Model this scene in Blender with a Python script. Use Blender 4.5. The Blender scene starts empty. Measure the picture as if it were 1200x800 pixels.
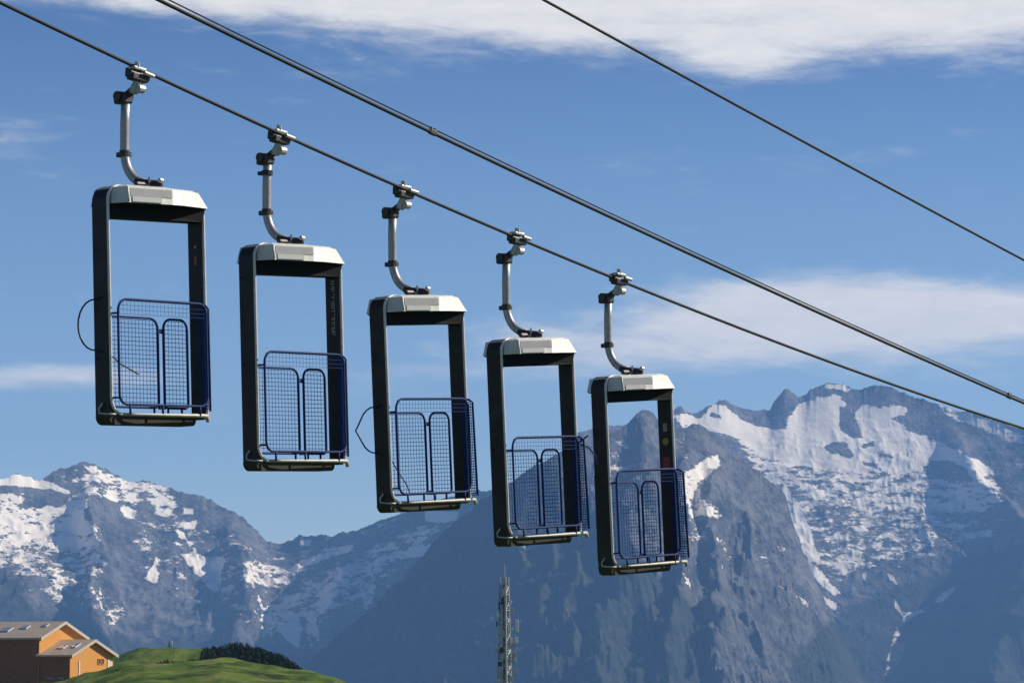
import bpy, bmesh, math, random
import numpy as np
from mathutils import Vector, Matrix
random.seed(7); rng = np.random.RandomState(11)
S = bpy.context.scene; COL = S.collection
F = 3763.0; PITCH = 0.10095
CP, SP = math.cos(PITCH), math.sin(PITCH)

# ------------------------------------------------------------------ camera
cam = bpy.data.cameras.new('camera'); camo = bpy.data.objects.new('camera', cam); COL.objects.link(camo)
cam.sensor_width = 36; cam.lens = 36 * F / 1200; cam.clip_end = 120000; cam.clip_start = 0.5
camo.rotation_euler = (math.pi / 2 + PITCH, 0, 0)
S.camera = camo

def ratio_z(Y):                      # height per metre of forward distance for a line of sight
    k = (400 - Y) / F
    return (SP + k * CP) / (CP - k * SP)
def at(X, Y, R):                     # the point at forward distance R seen along that line
    z = R * ratio_z(Y)
    return Vector(((X - 600) / F * (R * CP + z * SP), R, z))
def to_px(x, y, z):
    d = y * CP + z * SP; u = -y * SP + z * CP
    return 600 + F * x / d, 400 - F * u / d

# ------------------------------------------------------------------ tags
def tag(o, label=None, cat=None, group=None, kind=None):
    if label: o['label'] = label
    if cat: o['category'] = cat
    if group: o['group'] = group
    if kind: o['kind'] = kind
    return o
def empty(name, loc, rot=(0, 0, 0)):
    o = bpy.data.objects.new(name, None); COL.objects.link(o); o.location = loc; o.rotation_euler = rot
    o.empty_display_size = 0.2
    return o

# ------------------------------------------------------------------ materials
def new_mat(name):
    m = bpy.data.materials.new(name); m.use_nodes = True
    return m, m.node_tree.nodes, m.node_tree.links, m.node_tree.nodes['Principled BSDF']
def mat(name, col, rough=0.5, metal=0.0, vary=0.25, scale=6.0, bump=0.0, col2=None, stretch=(1, 1, 1), spec=0.5):
    m, N, L, b = new_mat(name)
    b.inputs['Roughness'].default_value = rough; b.inputs['Metallic'].default_value = metal
    b.inputs['Specular IOR Level'].default_value = spec
    tc = N.new('ShaderNodeTexCoord'); mp = N.new('ShaderNodeMapping'); mp.inputs['Scale'].default_value = stretch
    L.new(tc.outputs['Object'], mp.inputs['Vector'])
    n = N.new('ShaderNodeTexNoise'); n.inputs['Scale'].default_value = scale; n.inputs['Detail'].default_value = 6
    n.inputs['Roughness'].default_value = 0.65
    L.new(mp.outputs['Vector'], n.inputs['Vector'])
    r = N.new('ShaderNodeValToRGB'); r.color_ramp.elements[0].position = 0.3; r.color_ramp.elements[1].position = 0.7
    c2 = col2 or tuple(c * (1 - vary) for c in col)
    r.color_ramp.elements[0].color = (*c2, 1); r.color_ramp.elements[1].color = (*col, 1)
    L.new(n.outputs['Fac'], r.inputs['Fac']); L.new(r.outputs['Color'], b.inputs['Base Color'])
    if bump:
        bp = N.new('ShaderNodeBump'); bp.inputs['Strength'].default_value = bump; bp.inputs['Distance'].default_value = 0.01
        L.new(n.outputs['Fac'], bp.inputs['Height']); L.new(bp.outputs['Normal'], b.inputs['Normal'])
    return m

M = {}
M['dark'] = mat('dark_painted_frame', (0.034, 0.028, 0.028), 0.5, 0, 0.5, 4, 0.2, col2=(0.016, 0.013, 0.013), spec=0.25)
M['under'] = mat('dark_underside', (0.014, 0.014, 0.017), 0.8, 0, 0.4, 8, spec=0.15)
M['fascia'] = mat('muddy_floor_pan', (0.052, 0.046, 0.030), 0.8, 0, 0.5, 3, 0.15, col2=(0.030, 0.027, 0.018), spec=0.25)
M['trim'] = mat('dull_aluminium_trim', (0.72, 0.70, 0.67), 0.5, 0.1, 0.35, 9, 0.2)
M['sill'] = mat('worn_galvanised_sill', (0.55, 0.53, 0.48), 0.5, 0.1, 0.5, 6, 0.2)
M['roof'] = mat('weathered_white_fibreglass', (0.68, 0.68, 0.64), 0.5, 0, 0.28, 5, 0.15, col2=(0.46, 0.46, 0.42), stretch=(2, 2, 0.6))
M['inset'] = mat('grey_roof_inset', (0.24, 0.26, 0.27), 0.5, 0, 0.2, 6)
M['ledge'] = mat('pale_roof_ledge', (0.40, 0.41, 0.40), 0.5, 0, 0.2, 6)
M['arm'] = mat('galvanised_hanger', (0.42, 0.41, 0.40), 0.45, 0.3, 0.4, 9, 0.2)
M['gripd'] = mat('greasy_grip_steel', (0.050, 0.044, 0.040), 0.5, 0.3, 0.6, 25, 0.4)
M['gripl'] = mat('cast_grip_metal', (0.50, 0.49, 0.45), 0.45, 0.2, 0.5, 25, 0.3)
M['navy'] = mat('navy_painted_tube', (0.014, 0.038, 0.15), 0.65, 0, 0.4, 12, spec=0.2)
M['wire'] = mat('navy_coated_mesh', (0.032, 0.075, 0.28), 0.65, 0, 0.3, 20, spec=0.2)
M['rope'] = mat('steel_rope', (0.010, 0.010, 0.011), 0.75, 0.0, 0.5, 60)
M['hose'] = mat('black_rubber_cord', (0.012, 0.014, 0.022), 0.6)
M['pale'] = mat('pale_sticker_ink', (0.45, 0.42, 0.36), 0.6)
M['yellow'] = mat('yellow_sticker', (0.30, 0.27, 0.04), 0.6)
M['red'] = mat('red_sticker', (0.30, 0.03, 0.03), 0.6)
M['pink'] = mat('faded_pink_sticker', (0.42, 0.25, 0.26), 0.6)
M['orange'] = mat('orange_mark', (0.35, 0.10, 0.05), 0.6)

# ------------------------------------------------------------------ mesh helpers
def link(name, bm, m, parent=None, smooth=False):
    me = bpy.data.meshes.new(name); bmesh.ops.recalc_face_normals(bm, faces=bm.faces)
    bm.to_mesh(me); bm.free(); me.materials.append(m)
    if smooth:
        for p in me.polygons: p.use_smooth = True
    o = bpy.data.objects.new(name, me); COL.objects.link(o)
    if parent: o.parent = parent
    return o
def tube(bm, pts, r, seg=8, closed=False, caps=True):
    pts = [Vector(p) for p in pts]; n = len(pts)
    rr = r if isinstance(r, (list, tuple)) else [r] * n
    t0 = (pts[1] - pts[0]).normalized()
    ref = Vector((0, 0, 1)) if abs(t0.z) < 0.9 else Vector((1, 0, 0))
    nrm = t0.cross(ref).normalized(); rings = []; prev = t0
    for i, p in enumerate(pts):
        if closed: t = (pts[(i + 1) % n] - pts[i - 1]).normalized()
        elif i == 0: t = t0
        elif i == n - 1: t = (pts[-1] - pts[-2]).normalized()
        else: t = (pts[i + 1] - pts[i - 1]).normalized()
        q = prev.rotation_difference(t); nrm = (q @ nrm); nrm = (nrm - t * nrm.dot(t)).normalized(); prev = t
        b = t.cross(nrm)
        rings.append([bm.verts.new(p + (nrm * math.cos(a) + b * math.sin(a)) * rr[i]) for a in [2 * math.pi * k / seg for k in range(seg)]])
    m = n if closed else n - 1
    for i in range(m):
        A, B = rings[i], rings[(i + 1) % n]
        for k in range(seg):
            bm.faces.new((A[k], A[(k + 1) % seg], B[(k + 1) % seg], B[k]))
    if caps and not closed:
        bm.faces.new(rings[0][::-1]); bm.faces.new(rings[-1])
def box(bm, lo, hi, mtx=None, bev=0.0):
    vs = []
    for z in (lo[2], hi[2]):
        for x, y in ((lo[0], lo[1]), (hi[0], lo[1]), (hi[0], hi[1]), (lo[0], hi[1])):
            v = Vector((x, y, z)); vs.append(bm.verts.new(mtx @ v if mtx else v))
    fs = [(0, 3, 2, 1), (4, 5, 6, 7), (0, 1, 5, 4), (1, 2, 6, 5), (2, 3, 7, 6), (3, 0, 4, 7)]
    F_ = [bm.faces.new([vs[i] for i in f]) for f in fs]
    if bev:
        es = list({e for f in F_ for e in f.edges})
        bmesh.ops.bevel(bm, geom=es, offset=bev, segments=2, affect='EDGES', profile=0.5)
def rrect(u0, z0, u1, z1, r, d, n=5, rs=None):      # rounded rectangle loop in the u-z plane
    rs = rs or (r, r, r, r)                          # bl, br, tr, tl
    out = []
    for (cx, cz, a0, rad) in ((u0 + rs[0], z0 + rs[0], math.pi, rs[0]), (u1 - rs[1], z0 + rs[1], 1.5 * math.pi, rs[1]),
                              (u1 - rs[2], z1 - rs[2], 0, rs[2]), (u0 + rs[3], z1 - rs[3], 0.5 * math.pi, rs[3])):
        for k in range(n + 1):
            a = a0 + k / n * math.pi / 2
            out.append(Vector((cx + rad * math.cos(a), d, cz + rad * math.sin(a))))
    return out
def band(bm, outer, inner, d0, d1):                 # closed hoop between two loops, extruded in depth
    n = len(outer); V = []
    for loop in (outer, inner):
        for d in (d0, d1):
            V.append([bm.verts.new((p.x, d, p.z)) for p in loop])
    o0, o1, i0, i1 = V
    for k in range(n):
        j = (k + 1) % n
        bm.faces.new((o0[k], o0[j], o1[j], o1[k])); bm.faces.new((i0[k], i1[k], i1[j], i0[j]))
        bm.faces.new((o0[k], i0[k], i0[j], o0[j])); bm.faces.new((o1[k], o1[j], i1[j], i1[k]))
def prism(bm, poly0, z0, poly1, z1):
    a = [bm.verts.new((x, y, z0)) for x, y in poly0]; b = [bm.verts.new((x, y, z1)) for x, y in poly1]
    n = len(a); fs = [bm.faces.new(a[::-1]), bm.faces.new(b)]
    for k in range(n): fs.append(bm.faces.new((a[k], a[(k + 1) % n], b[(k + 1) % n], b[k])))
    return fs
def wires(bm, u0, u1, z0, z1, fn, du=0.05, dz=0.042, w=0.0016):   # welded grid; fn maps (u,z) to a point
    nu = max(2, round((u1 - u0) / du)); nz = max(2, round((z1 - z0) / dz))
    for i in range(nu + 1):
        u = u0 + (u1 - u0) * i / nu; tube(bm, [fn(u, z0), fn(u, (z0 + z1) / 2), fn(u, z1)], w, 4)
    for i in range(nz + 1):
        z = z0 + (z1 - z0) * i / nz; tube(bm, [fn(u0, z), fn((u0 + u1) / 2, z), fn(u1, z)], w, 4)

# ------------------------------------------------------------------ open gondola cars
W_, HT = 1.39, 2.25
CAR_D = 0.20
def make_car(root, o):
    """hoop coordinates (u, d, z) -> children offset so that the grip is the root's origin"""
    off = Vector((-W_ / 2, -0.21, -(HT + 1.19)))
    parts = []
    def add(name, bm, m, parent=None, smooth=False, camber=0):
        if camber:
            for v in bm.verts: v.co.z += camber * max(0, v.co.x) / W_
        if parent is None:
            bmesh.ops.translate(bm, verts=bm.verts, vec=off); ob = link(name, bm, m, root, smooth)
        else:
            bmesh.ops.translate(bm, verts=bm.verts, vec=off); ob = link(name, bm, m, parent, smooth)
        parts.append(ob); return ob
    D = CAR_D
    # dark hoop: outer loop reaches below the floor
    bm = bmesh.new(); b0 = -0.11
    fas = W_ - 0.10
    band(bm, rrect(0, -0.035, W_, HT, 0, 0, 7, (0.02, 0.04, 0.22, 0.17)), rrect(0.045, 0.0, W_ - 0.022, HT - 0.045, 0, 0, 7, (0.08, 0.03, 0.20, 0.13)), 0.012, D)
    bmesh.ops.bevel(bm, geom=[e for e in bm.edges if abs(e.verts[0].co.y - e.verts[1].co.y) < 1e-6 and len(e.link_faces) == 2 and e.calc_face_angle(0) > 1.0], offset=0.008, segments=1, affect='EDGES')
    hoop = add('hoop_frame', bm, M['dark'])
    # light front edge
    bm = bmesh.new()
    tube(bm, rrect(0.018, 0.0, W_ - 0.005, HT - 0.005, 0, 0.0, 7, (0.15, 0.03, 0.24, 0.15)), 0.016, 8, closed=True)
    add('edge_trim', bm, M['trim'], hoop, True)
    # floor pan, rounded at both ends, shorter than the hoop on the right
    bm = bmesh.new()
    lp = rrect(0.0, -0.100, 1.235, 0.004, 0, 0, 6, (0.085, 0.055, 0.02, 0.02))
    a = [bm.verts.new((p.x, 0.018, p.z)) for p in lp]; b = [bm.verts.new((p.x, D + 0.004, p.z)) for p in lp]
    bm.faces.new(a); bm.faces.new(b[::-1])
    for k in range(len(a)): bm.faces.new((a[k], b[k], b[(k + 1) % len(a)], a[(k + 1) % len(a)]))
    pan = add('floor_pan', bm, M['fascia'])
    bm = bmesh.new(); box(bm, (0.06, 0.012, 0.006), (W_ - 0.06, D + 0.05, 0.018))
    add('tread_plate', bm, M['fascia'], pan)
    # bright step rail with its hooked end, and its return round the left post
    bm = bmesh.new()
    tube(bm, [(0.16, -0.012, -0.004), (0.3, -0.055, 0.0), (0.5, -0.075, 0.0), (W_ - 0.14 + o.get('sill', 0), -0.06, 0.002), (W_ - 0.075 + o.get('sill', 0), -0.055, -0.002), (W_ - 0.055 + o.get('sill', 0), -0.05, -0.03), (W_ - 0.057 + o.get('sill', 0), -0.05, -0.06)],
         [0.013, 0.013, 0.014, 0.021, 0.025, 0.022, 0.018], 8)
    add('step_rail', bm, M['sill'], None, True)
    bm = bmesh.new()
    tube(bm, [(0.05, -0.02, 0.0), (-0.012, -0.01, 0.0), (-0.022, 0.05, 0.005), (-0.022, 0.13, 0.015), (-0.02, 0.135, 0.06), (-0.018, 0.09, 0.11)], 0.010, 6)
    add('corner_bracket', bm, M['sill'], None, True)
    # roof: eight sided shell with flared skirt
    zt, zs = HT - 0.025, HT - 0.185
    low = [(0.055, -0.01), (0.13, -0.165), (0.76, -0.172), (0.92, -0.160), (1.408, -0.045), (1.425, 0.10), (1.41, 0.22), (1.30, 0.34), (0.50, 0.39), (0.16, 0.375), (0.05, 0.20)]
    top = [(0.07, 0.0), (0.145, -0.155), (0.76, -0.160), (0.89, -0.090), (1.335, 0.015), (1.35, 0.10), (1.32, 0.19), (1.24, 0.29), (0.50, 0.375), (0.19, 0.35), (0.065, 0.19)]
    cx, cy = 0.70, 0.105
    bm = bmesh.new()
    fs = prism(bm, low, zs, top, zt)
    crown = [(cx + (x - cx) * 0.90, cy + (y - cy) * 0.72) for x, y in top]
    prism(bm, [(cx + (x - cx) * 0.96, cy + (y - cy) * 0.90) for x, y in top], zt + 0.001, crown, zt + 0.022)
    bmesh.ops.bevel(bm, geom=[e for e in bm.edges if len(e.link_faces) == 2 and e.calc_face_angle(0) > 0.25], offset=0.008, segments=2, affect='EDGES')
    roof = add('roof', bm, M['roof'], None, False, 0.035)
    # skirt inset on the front and the back, following the sloped face
    def skirt(u0, u1, f0, f1, out, front=True):
        bm = bmesh.new(); vs = []
        for (u, f) in ((u0, f0), (u1, f0), (u1, f1), (u0, f1)):
            s = (u - 0.13) / 0.77
            yl = -0.165 - 0.01 * s if front else -0.170; yt = yl + 0.011
            y = yl + (yt - yl) * f; z = zs + (zt - zs) * f
            if not front: y = 2 * cy - y; y += (-0.01 + (u - 0.17) * 0.02)
            for k in (-0.004, out): vs.append(bm.verts.new((u if front else 1.39 - u, y - k if front else y + k, z)))
        a = vs[0::2]; b = vs[1::2]
        bm.faces.new(b); bm.faces.new(a[::-1])
        for k in range(4): bm.faces.new((a[k], a[(k + 1) % 4], b[(k + 1) % 4], b[k]))
        return bm
    for fr in (True, False):
        add('skirt_inset', skirt(0.17, 0.755, 0.40, 0.90, 0.004, fr), M['inset'], roof, False, 0.035)
        add('skirt_ledge', skirt(0.19, 0.60, 0.06, 0.385, 0.010, fr), M['ledge'], roof, False, 0.035)
        bm = bmesh.new()
        yy = (-0.168, -0.156) if fr else (0.352, 0.325)
        u_ = 0.14 if fr else 1.20
        tube(bm, [(u_, yy[0] - (0.0), zs + 0.006), (u_, yy[1], zt - 0.005)], 0.011, 6)
        add('skirt_highlight_rib', bm, M['roof'], roof, True, 0.035)  # thin bead added on the corner edge for its sun highlight line
    # dark head box under the roof, narrowing to the hoop
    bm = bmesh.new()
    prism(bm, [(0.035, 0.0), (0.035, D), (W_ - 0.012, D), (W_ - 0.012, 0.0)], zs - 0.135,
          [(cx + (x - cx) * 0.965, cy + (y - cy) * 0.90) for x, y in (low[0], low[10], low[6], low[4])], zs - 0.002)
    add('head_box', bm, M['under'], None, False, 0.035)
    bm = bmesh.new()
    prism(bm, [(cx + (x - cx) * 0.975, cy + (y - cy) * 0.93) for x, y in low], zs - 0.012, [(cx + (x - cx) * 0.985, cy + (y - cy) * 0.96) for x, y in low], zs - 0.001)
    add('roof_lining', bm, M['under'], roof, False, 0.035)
    # hanger: bracket, knuckle, curved arm, collar, clevis, grip
    A = Vector((W_ / 2, 0.1, HT))
    bm = bmesh.new()
    box(bm, (W_/2 - 0.13, 0.03, HT - 0.004), (W_/2 + 0.07, 0.17, HT + 0.022), None, 0.008)
    box(bm, (W_/2 - 0.05, 0.06, HT + 0.02), (W_/2 + 0.03, 0.14, HT + 0.06), None, 0.008)
    add('roof_bracket', bm, M['gripl'])
    bm = bmesh.new()
    tube(bm, [(W_/2 - 0.06, 0.22, HT + 0.10), (W_/2 - 0.01, 0.12, HT + 0.065), (W_/2 + 0.04, 0.02, HT + 0.045), (W_/2 + 0.06, -0.03, HT + 0.03)], [0.035, 0.047, 0.05, 0.03], 8)
    tube(bm, [(W_/2 - 0.17, 0.10, HT + 0.05), (W_/2 + 0.10, 0.10, HT + 0.055)], 0.028, 8)
    kn = add('knuckle', bm, M['gripd'], None, False)
    bm = bmesh.new(); tube(bm, [(W_/2 + 0.015, -0.04, HT + 0.088), (W_/2 + 0.06, -0.04, HT + 0.086)], 0.024, 8); add('pivot_bolt', bm, M['gripl'], kn, False)
    bm = bmesh.new(); tube(bm, [(W_/2 - 0.02, 0.06, HT + 0.04), (W_/2 - 0.02, 0.06, HT + 0.13)], 0.012, 6); add('pin', bm, M['gripl'], kn, False)
    ad = 0.405 + o.get('arm', 0)
    pts = [(W_/2, ad - 0.02, HT + 0.93), (W_/2, ad, HT + 0.7), (W_/2, ad + 0.01, HT + 0.42)]
    for k in range(1, 8):
        a = k / 7 * math.radians(72)
        pts.append((W_/2, ad + 0.01 - 0.26 * (1 - math.cos(a)), HT + 0.42 - 0.33 * math.sin(a)))
    pts.append((W_/2, 0.14, HT + 0.075))
    bm = bmesh.new(); tube(bm, pts, [0.046, 0.046, 0.046] + [0.046] * 7 + [0.042], 12)
    arm = add('hanger_arm', bm, M['arm'], None, True)
    bm = bmesh.new()
    tube(bm, [(W_/2, ad + 0.01, HT + 0.36), (W_/2, ad + 0.01, HT + 0.43)], 0.052, 10)
    box(bm, (W_/2 - 0.03, ad + 0.03, HT + 0.365), (W_/2 + 0.03, ad + 0.10, HT + 0.415), None, 0.005)
    box(bm, (W_/2 + 0.02, ad - 0.02, HT + 0.37), (W_/2 + 0.075, ad + 0.03, HT + 0.42), None, 0.005)
    add('collar', bm, M['gripd'], arm)
    if o.get('band'):
        bm = bmesh.new(); tube(bm, [(W_/2, ad - 0.01, HT + 0.785), (W_/2, ad - 0.01, HT + 0.835)], 0.062, 10)
        box(bm, (W_/2 - 0.05, ad + 0.0, HT + 0.79), (W_/2 + 0.03, ad + 0.085, HT + 0.83), None, 0.005)
        add('clamp_band', bm, M['hose'], arm)
    bm = bmesh.new()
    box(bm, (W_/2 - 0.085, ad - 0.075, HT + 0.895), (W_/2 + 0.055, ad + 0.075, HT + 1.01), None, 0.02)
    tube(bm, [(W_/2 - 0.11, ad - 0.0, HT + 0.97), (W_/2 + 0.085, ad - 0.0, HT + 0.97)], 0.05, 10)
    tube(bm, [(W_/2, ad, HT + 0.96), (W_/2, 0.27, HT + 1.03)], 0.042, 8)
    add('swivel_box', bm, M['gripd'])
    bm = bmesh.new()
    tube(bm, [(W_/2, 0.28, HT + 1.0), (W_/2, 0.21, HT + 1.11)], [0.05, 0.04], 8)
    tube(bm, [(W_/2 - 0.02, 0.20, HT + 1.03), (W_/2 + 0.06, 0.20, HT + 1.03)], 0.045, 10)
    add('link_arm', bm, M['gripl'])
    sl = Matrix.Translation((W_/2, 0.21, HT + 1.19)) @ Matrix.Rotation(math.radians(o.get('slope', 8)), 4, 'Y')
    bm = bmesh.new()
    box(bm, (-0.11, -0.05, -0.085), (0.12, 0.05, -0.012), sl, 0.012)
    box(bm, (-0.13, -0.035, -0.06), (0.15, 0.035, 0.0), sl, 0.012)
    box(bm, (-0.10, 0.03, -0.05), (0.09, 0.085, 0.045), sl, 0.012)
    g = add('grip', bm, M['gripd'])
    bm = bmesh.new()
    box(bm, (-0.10, -0.05, 0.018), (0.08, 0.045, 0.055), sl, 0.012)
    tube(bm, [sl @ Vector((-0.04, -0.03, 0.05)), sl @ Vector((-0.05, -0.03, 0.10))], 0.026, 8)
    tube(bm, [sl @ Vector((0.02, -0.07, 0.0)), sl @ Vector((0.15, -0.07, -0.01))], 0.022, 8)
    tube(bm, [sl @ Vector((0.10, -0.05, 0.0)), sl @ Vector((0.19, -0.045, 0.0))], 0.017, 6)
    add('grip_jaw', bm, M['gripl'], g)
    # ---- guard cage: far side with two gate leaves, near side with a round-cornered rail frame
    db = 0.25; z0, z1 = 0.09, 0.985
    for (u0, u1, rs) in ((0.11, 0.95, (0.06, 0.06, 0.11, 0.05)), (1.03, 1.38, (0.05, 0.05, 0.10, 0.10))):
        bm = bmesh.new(); tube(bm, rrect(u0, z0, u1, z1, 0, db, 5, rs), 0.0125, 8, closed=True)
        lf = add('gate_leaf', bm, M['navy'], None, True)
        bm = bmesh.new(); wires(bm, u0 + 0.02, u1 - 0.02, z0 + 0.01, z1 - 0.02, lambda u, z: (u, db, z), 0.050, 0.044, 0.0031)
        add('wire_mesh', bm, M['wire'], lf)
    for (u, z, hz) in ((0.99, 0.86, 0.022), (0.99, z0 + 0.01, 0.025)):
        bm = bmesh.new(); box(bm, (u - 0.045, db - 0.012, z - hz), (u + 0.045, db + 0.012, z + hz)); add('gate_latch', bm, M['navy'])
    for u in (0.3, 0.88, 1.08, 1.28): bm = bmesh.new(); tube(bm, [(u, db, 0.0), (u, db, z0)], 0.012, 6); add('gate_foot', bm, M['navy'])
    df = -0.075
    bm = bmesh.new(); loop = rrect(0.055, 0.095, W_ - 0.075, 1.125, 0, df, 6, (0.10, 0.10, 0.10, 0.12)); tube(bm, loop, 0.0125, 8, closed=True)
    for (z, u) in ((0.985, 0.055), (0.16, 0.055)):
        tube(bm, [(0.02, 0.0, z), (u, df, z)], 0.011, 6); 
    for u in (0.2, 0.66, 1.2): tube(bm, [(u, df, 0.0), (u, df, 0.095)], 0.012, 6)
    fr = add('guard_rail', bm, M['navy'], None, True)
    bm = bmesh.new(); wires(bm, 0.075, W_ - 0.095, 0.98, 1.11, lambda u, z: (u, df, z), 0.052, 0.045, 0.002)
    add('wire_mesh', bm, M['wire'], fr)
    # end screens, seen nearly edge-on past the right post, splayed where the photo shows them pushed out
    sp = o.get('splay', 0.0)
    for side in (0, 1):
        u = W_ - 0.04 if side else 0.10
        d0 = df if side else D + 0.002; d1 = 0.035 if side else db + 0.015
        s = sp if side else 0.0
        def fn(d, z, u=u, s=s, d1=d1, d0=d0):
            k = (d1 - d) / (d1 - d0)
            return (u + s * k * (0.3 + 0.7 * (1 - z / 1.1)), d - s * 1.3 * k, z)
        bm = bmesh.new()
        corner = [fn(d1, 0.05), fn(d1, 0.6), fn(d1, 1.08), fn(d1 - 0.04, 1.115), fn(d0 + 0.04, 1.115), fn(d0, 1.08), fn(d0, 0.6), fn(d0, 0.05)]
        tube(bm, corner, 0.012, 6, closed=True)
        
        sc = add('end_screen', bm, M['navy'], None, True)
        bm = bmesh.new(); wires(bm, d0 + 0.01, d1 - 0.01, 0.07, 1.09, fn, 0.014 if side else 0.05, 0.030 if side else 0.045, 0.0045 if side else 0.003)
        add('wire_mesh', bm, M['wire'], sc)
    if o.get('bent'):       # the loose bent stay sticking out on the right of this car
        bm = bmesh.new()
        tube(bm, [(W_, 0.0, 1.04), (W_ + 0.05, -0.10, 1.11), (W_ + 0.07, -0.12, 1.13)], 0.011, 6)
        tube(bm, [(W_ + 0.0, -0.05, 1.03), (W_ + 0.07, -0.12, 0.99), (W_ + 0.13, -0.16, 0.90), (W_ + 0.15, -0.16, 0.78)], 0.010, 6)
        add('bent_stay', bm, M['navy'], None, True)
    if o.get('loop'):       # cord looped off the left post
        bm = bmesh.new(); pts = []
        zc, hh, bulge = o['loop']
        for k in range(13):
            a = -math.pi / 2 + k / 12 * math.pi
            q = math.cos(a) * bulge; kink = 0.03 * max(0, 1 - abs(k - 6) / 1.5) if o.get('kink') else 0
            pts.append((-0.03 - 0.35 * q - kink, D - 0.04 + 0.8 * q + kink, zc + hh * math.sin(a)))
        pts = [(0.0, 0.09, zc - hh - 0.02)] + pts + [(0.0, 0.08, zc + hh + 0.02)]
        tube(bm, pts, 0.009, 6)
        if o.get('kink'): box(bm, (-0.19, D + 0.27, zc - 0.02), (-0.16, D + 0.30, zc + 0.04))
        add('cord_loop', bm, M['hose'], None, True)
    if o.get('chain'):
        bm = bmesh.new(); tube(bm, o['chain'], 0.007, 6); add('slack_chain', bm, M['gripd'], None, True)
    # stickers on the inner face of the right post
    ui = W_ - 0.026
    for (nm, kind, zz, dd, w, h, mm) in o.get('stickers', []):
        bm = bmesh.new()
        if kind == 'disc':
            tube(bm, [(ui - 0.001, dd, zz), (ui + 0.003, dd, zz)], w, 16)
        elif kind == 'text':
            r = random.Random(4); z = zz
            while z > zz - h:
                ln = r.uniform(0.018, 0.03)
                box(bm, (ui - 0.001, dd - w / 2, z - ln), (ui + 0.003, dd - w / 2 + 0.008, z))
                if r.random() < .8: box(bm, (ui - 0.001, dd - w / 2 + 0.010, z - 0.008), (ui + 0.003, dd + w / 2 * r.uniform(.3, 1), z))
                if r.random() < .5: box(bm, (ui - 0.001, dd - w / 2 + 0.010, z - ln), (ui + 0.003, dd + w / 2, z - ln + 0.008))
                z -= ln + 0.012
        else:
            box(bm, (ui - 0.001, dd - w / 2, zz - h / 2), (ui + 0.003, dd + w / 2, zz + h / 2))
        add(nm, bm, M[mm])
    # small bolts on the left post
    for z in o.get('bolts', (1.05, 1.55)):
        bm = bmesh.new(); tube(bm, [(0.0, D - 0.03, z), (-0.018, D - 0.03, z)], 0.012, 6); add('bolt', bm, M['gripd'], hoop)
    return parts

TH = 0.919
cars = [(-3.583, 31.61, 5.926, .045), (-2.287, 33.36, 5.584, .046), (-1.028, 35.01, 5.244, .069), (.23, 36.61, 4.939, .07), (1.454, 38.19, 4.659, .07)]
opts = [
    dict(loop=(0.88, 0.25, 0.20), chain=[(0.03, -0.02, 0.56), (0.2, 0.05, 0.50), (0.56, 0.15, 0.41)], stickers=[('sticker', 'box', 1.72, 0.10, 0.03, 0.03, 'pink'), ('sticker', 'box', 1.58, 0.10, 0.035, 0.09, 'orange')], bolts=(0.55, 1.62)),
    dict(sill=0.03, band=True, stickers=[('sticker', 'text', 1.93, 0.10, 0.05, 0.60, 'pale')], bolts=(1.9, 1.45, 1.0)),
    dict(sill=0.08, loop=(0.80, 0.25, 0.20), kink=True, chain=[(0.04, 0.0, 0.46), (0.22, 0.05, 0.32), (0.40, 0.10, 0.20), (0.50, 0.13, 0.08)], splay=0.03),
    dict(sill=0.11, bent=True, splay=0.04, bolts=(1.0,)),
    dict(sill=0.14, splay=0.05, stickers=[('sticker', 'box', 1.63, 0.10, 0.06, 0.10, 'pink'), ('sticker', 'disc', 1.46, 0.10, 0.045, 0, 'yellow'), ('sticker', 'box', 1.19, 0.10, 0.10, 0.16, 'red')]),
]
labels = [
    'highest, leftmost gondola car, smooth round cord loop beside its left post',
    'gondola car with dark clamp band high on its hanger, pale marks down right post',
    'middle gondola car with kinked cord loop at its left post, slack chain across its mesh',
    'fourth gondola car from the left, bent stay sticking out past its right mesh screen',
    'lowest, rightmost gondola car, yellow disc and red sticker inside its right post',
]
def rotm(th, phi):
    ct, st, c, s = math.cos(th), math.sin(th), math.cos(phi), math.sin(phi)
    return np.array([[ct * c, st * c, s], [-st, ct, 0], [-ct * s, -st * s, c]]).T
grips = []
for c, o, lb in zip(cars, opts, labels):
    w = np.array(c[:3]) + rotm(TH, c[3]) @ np.array([0, 0.21, -0.01])
    grips.append(w)
    root = empty('gondola_car', w, (0, -c[3], TH))
    tag(root, lb, 'gondola', 'open gondola cars hanging in a row from one cable')
    o['slope'] = 9 - math.degrees(c[3]) * 1.0
    make_car(root, o)

# ------------------------------------------------------------------ cables in vertical planes parallel to the line of cars
DIR = Vector((math.cos(TH), math.sin(TH), 0)); NRM = Vector((-math.sin(TH), math.cos(TH), 0))
G0 = Vector(grips[0])
def plane_pt(X, Y, offs):
    P0 = G0 + NRM * offs
    d = at(X, Y, 1.0)
    t = (P0.dot(NRM)) / d.dot(NRM); p = d * t
    return (p - P0).dot(DIR), p.z
def fit_cable(pix, offs, extra=()):
    q = [plane_pt(x, y, offs) for x, y in pix] + list(extra)
    s = np.array([a[0] for a in q]); z = np.array([a[1] for a in q])
    return np.polyfit(s, z, 2)
def cable(name, pf, offs, r, label, s0=-34, s1=210, lift=lambda s: 0, clamps=()):
    P0 = G0 + NRM * offs
    bm = bmesh.new(); pts = []
    n = 260
    for k in range(n + 1):
        s = s0 + (s1 - s0) * k / n
        p = P0 + DIR * s; pts.append((p.x, p.y, np.polyval(pf, s) + lift(s)))
    tube(bm, pts, r, 8)
    o = link(name, bm, M['rope'], None, True)
    return tag(o, label, 'cable')
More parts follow.
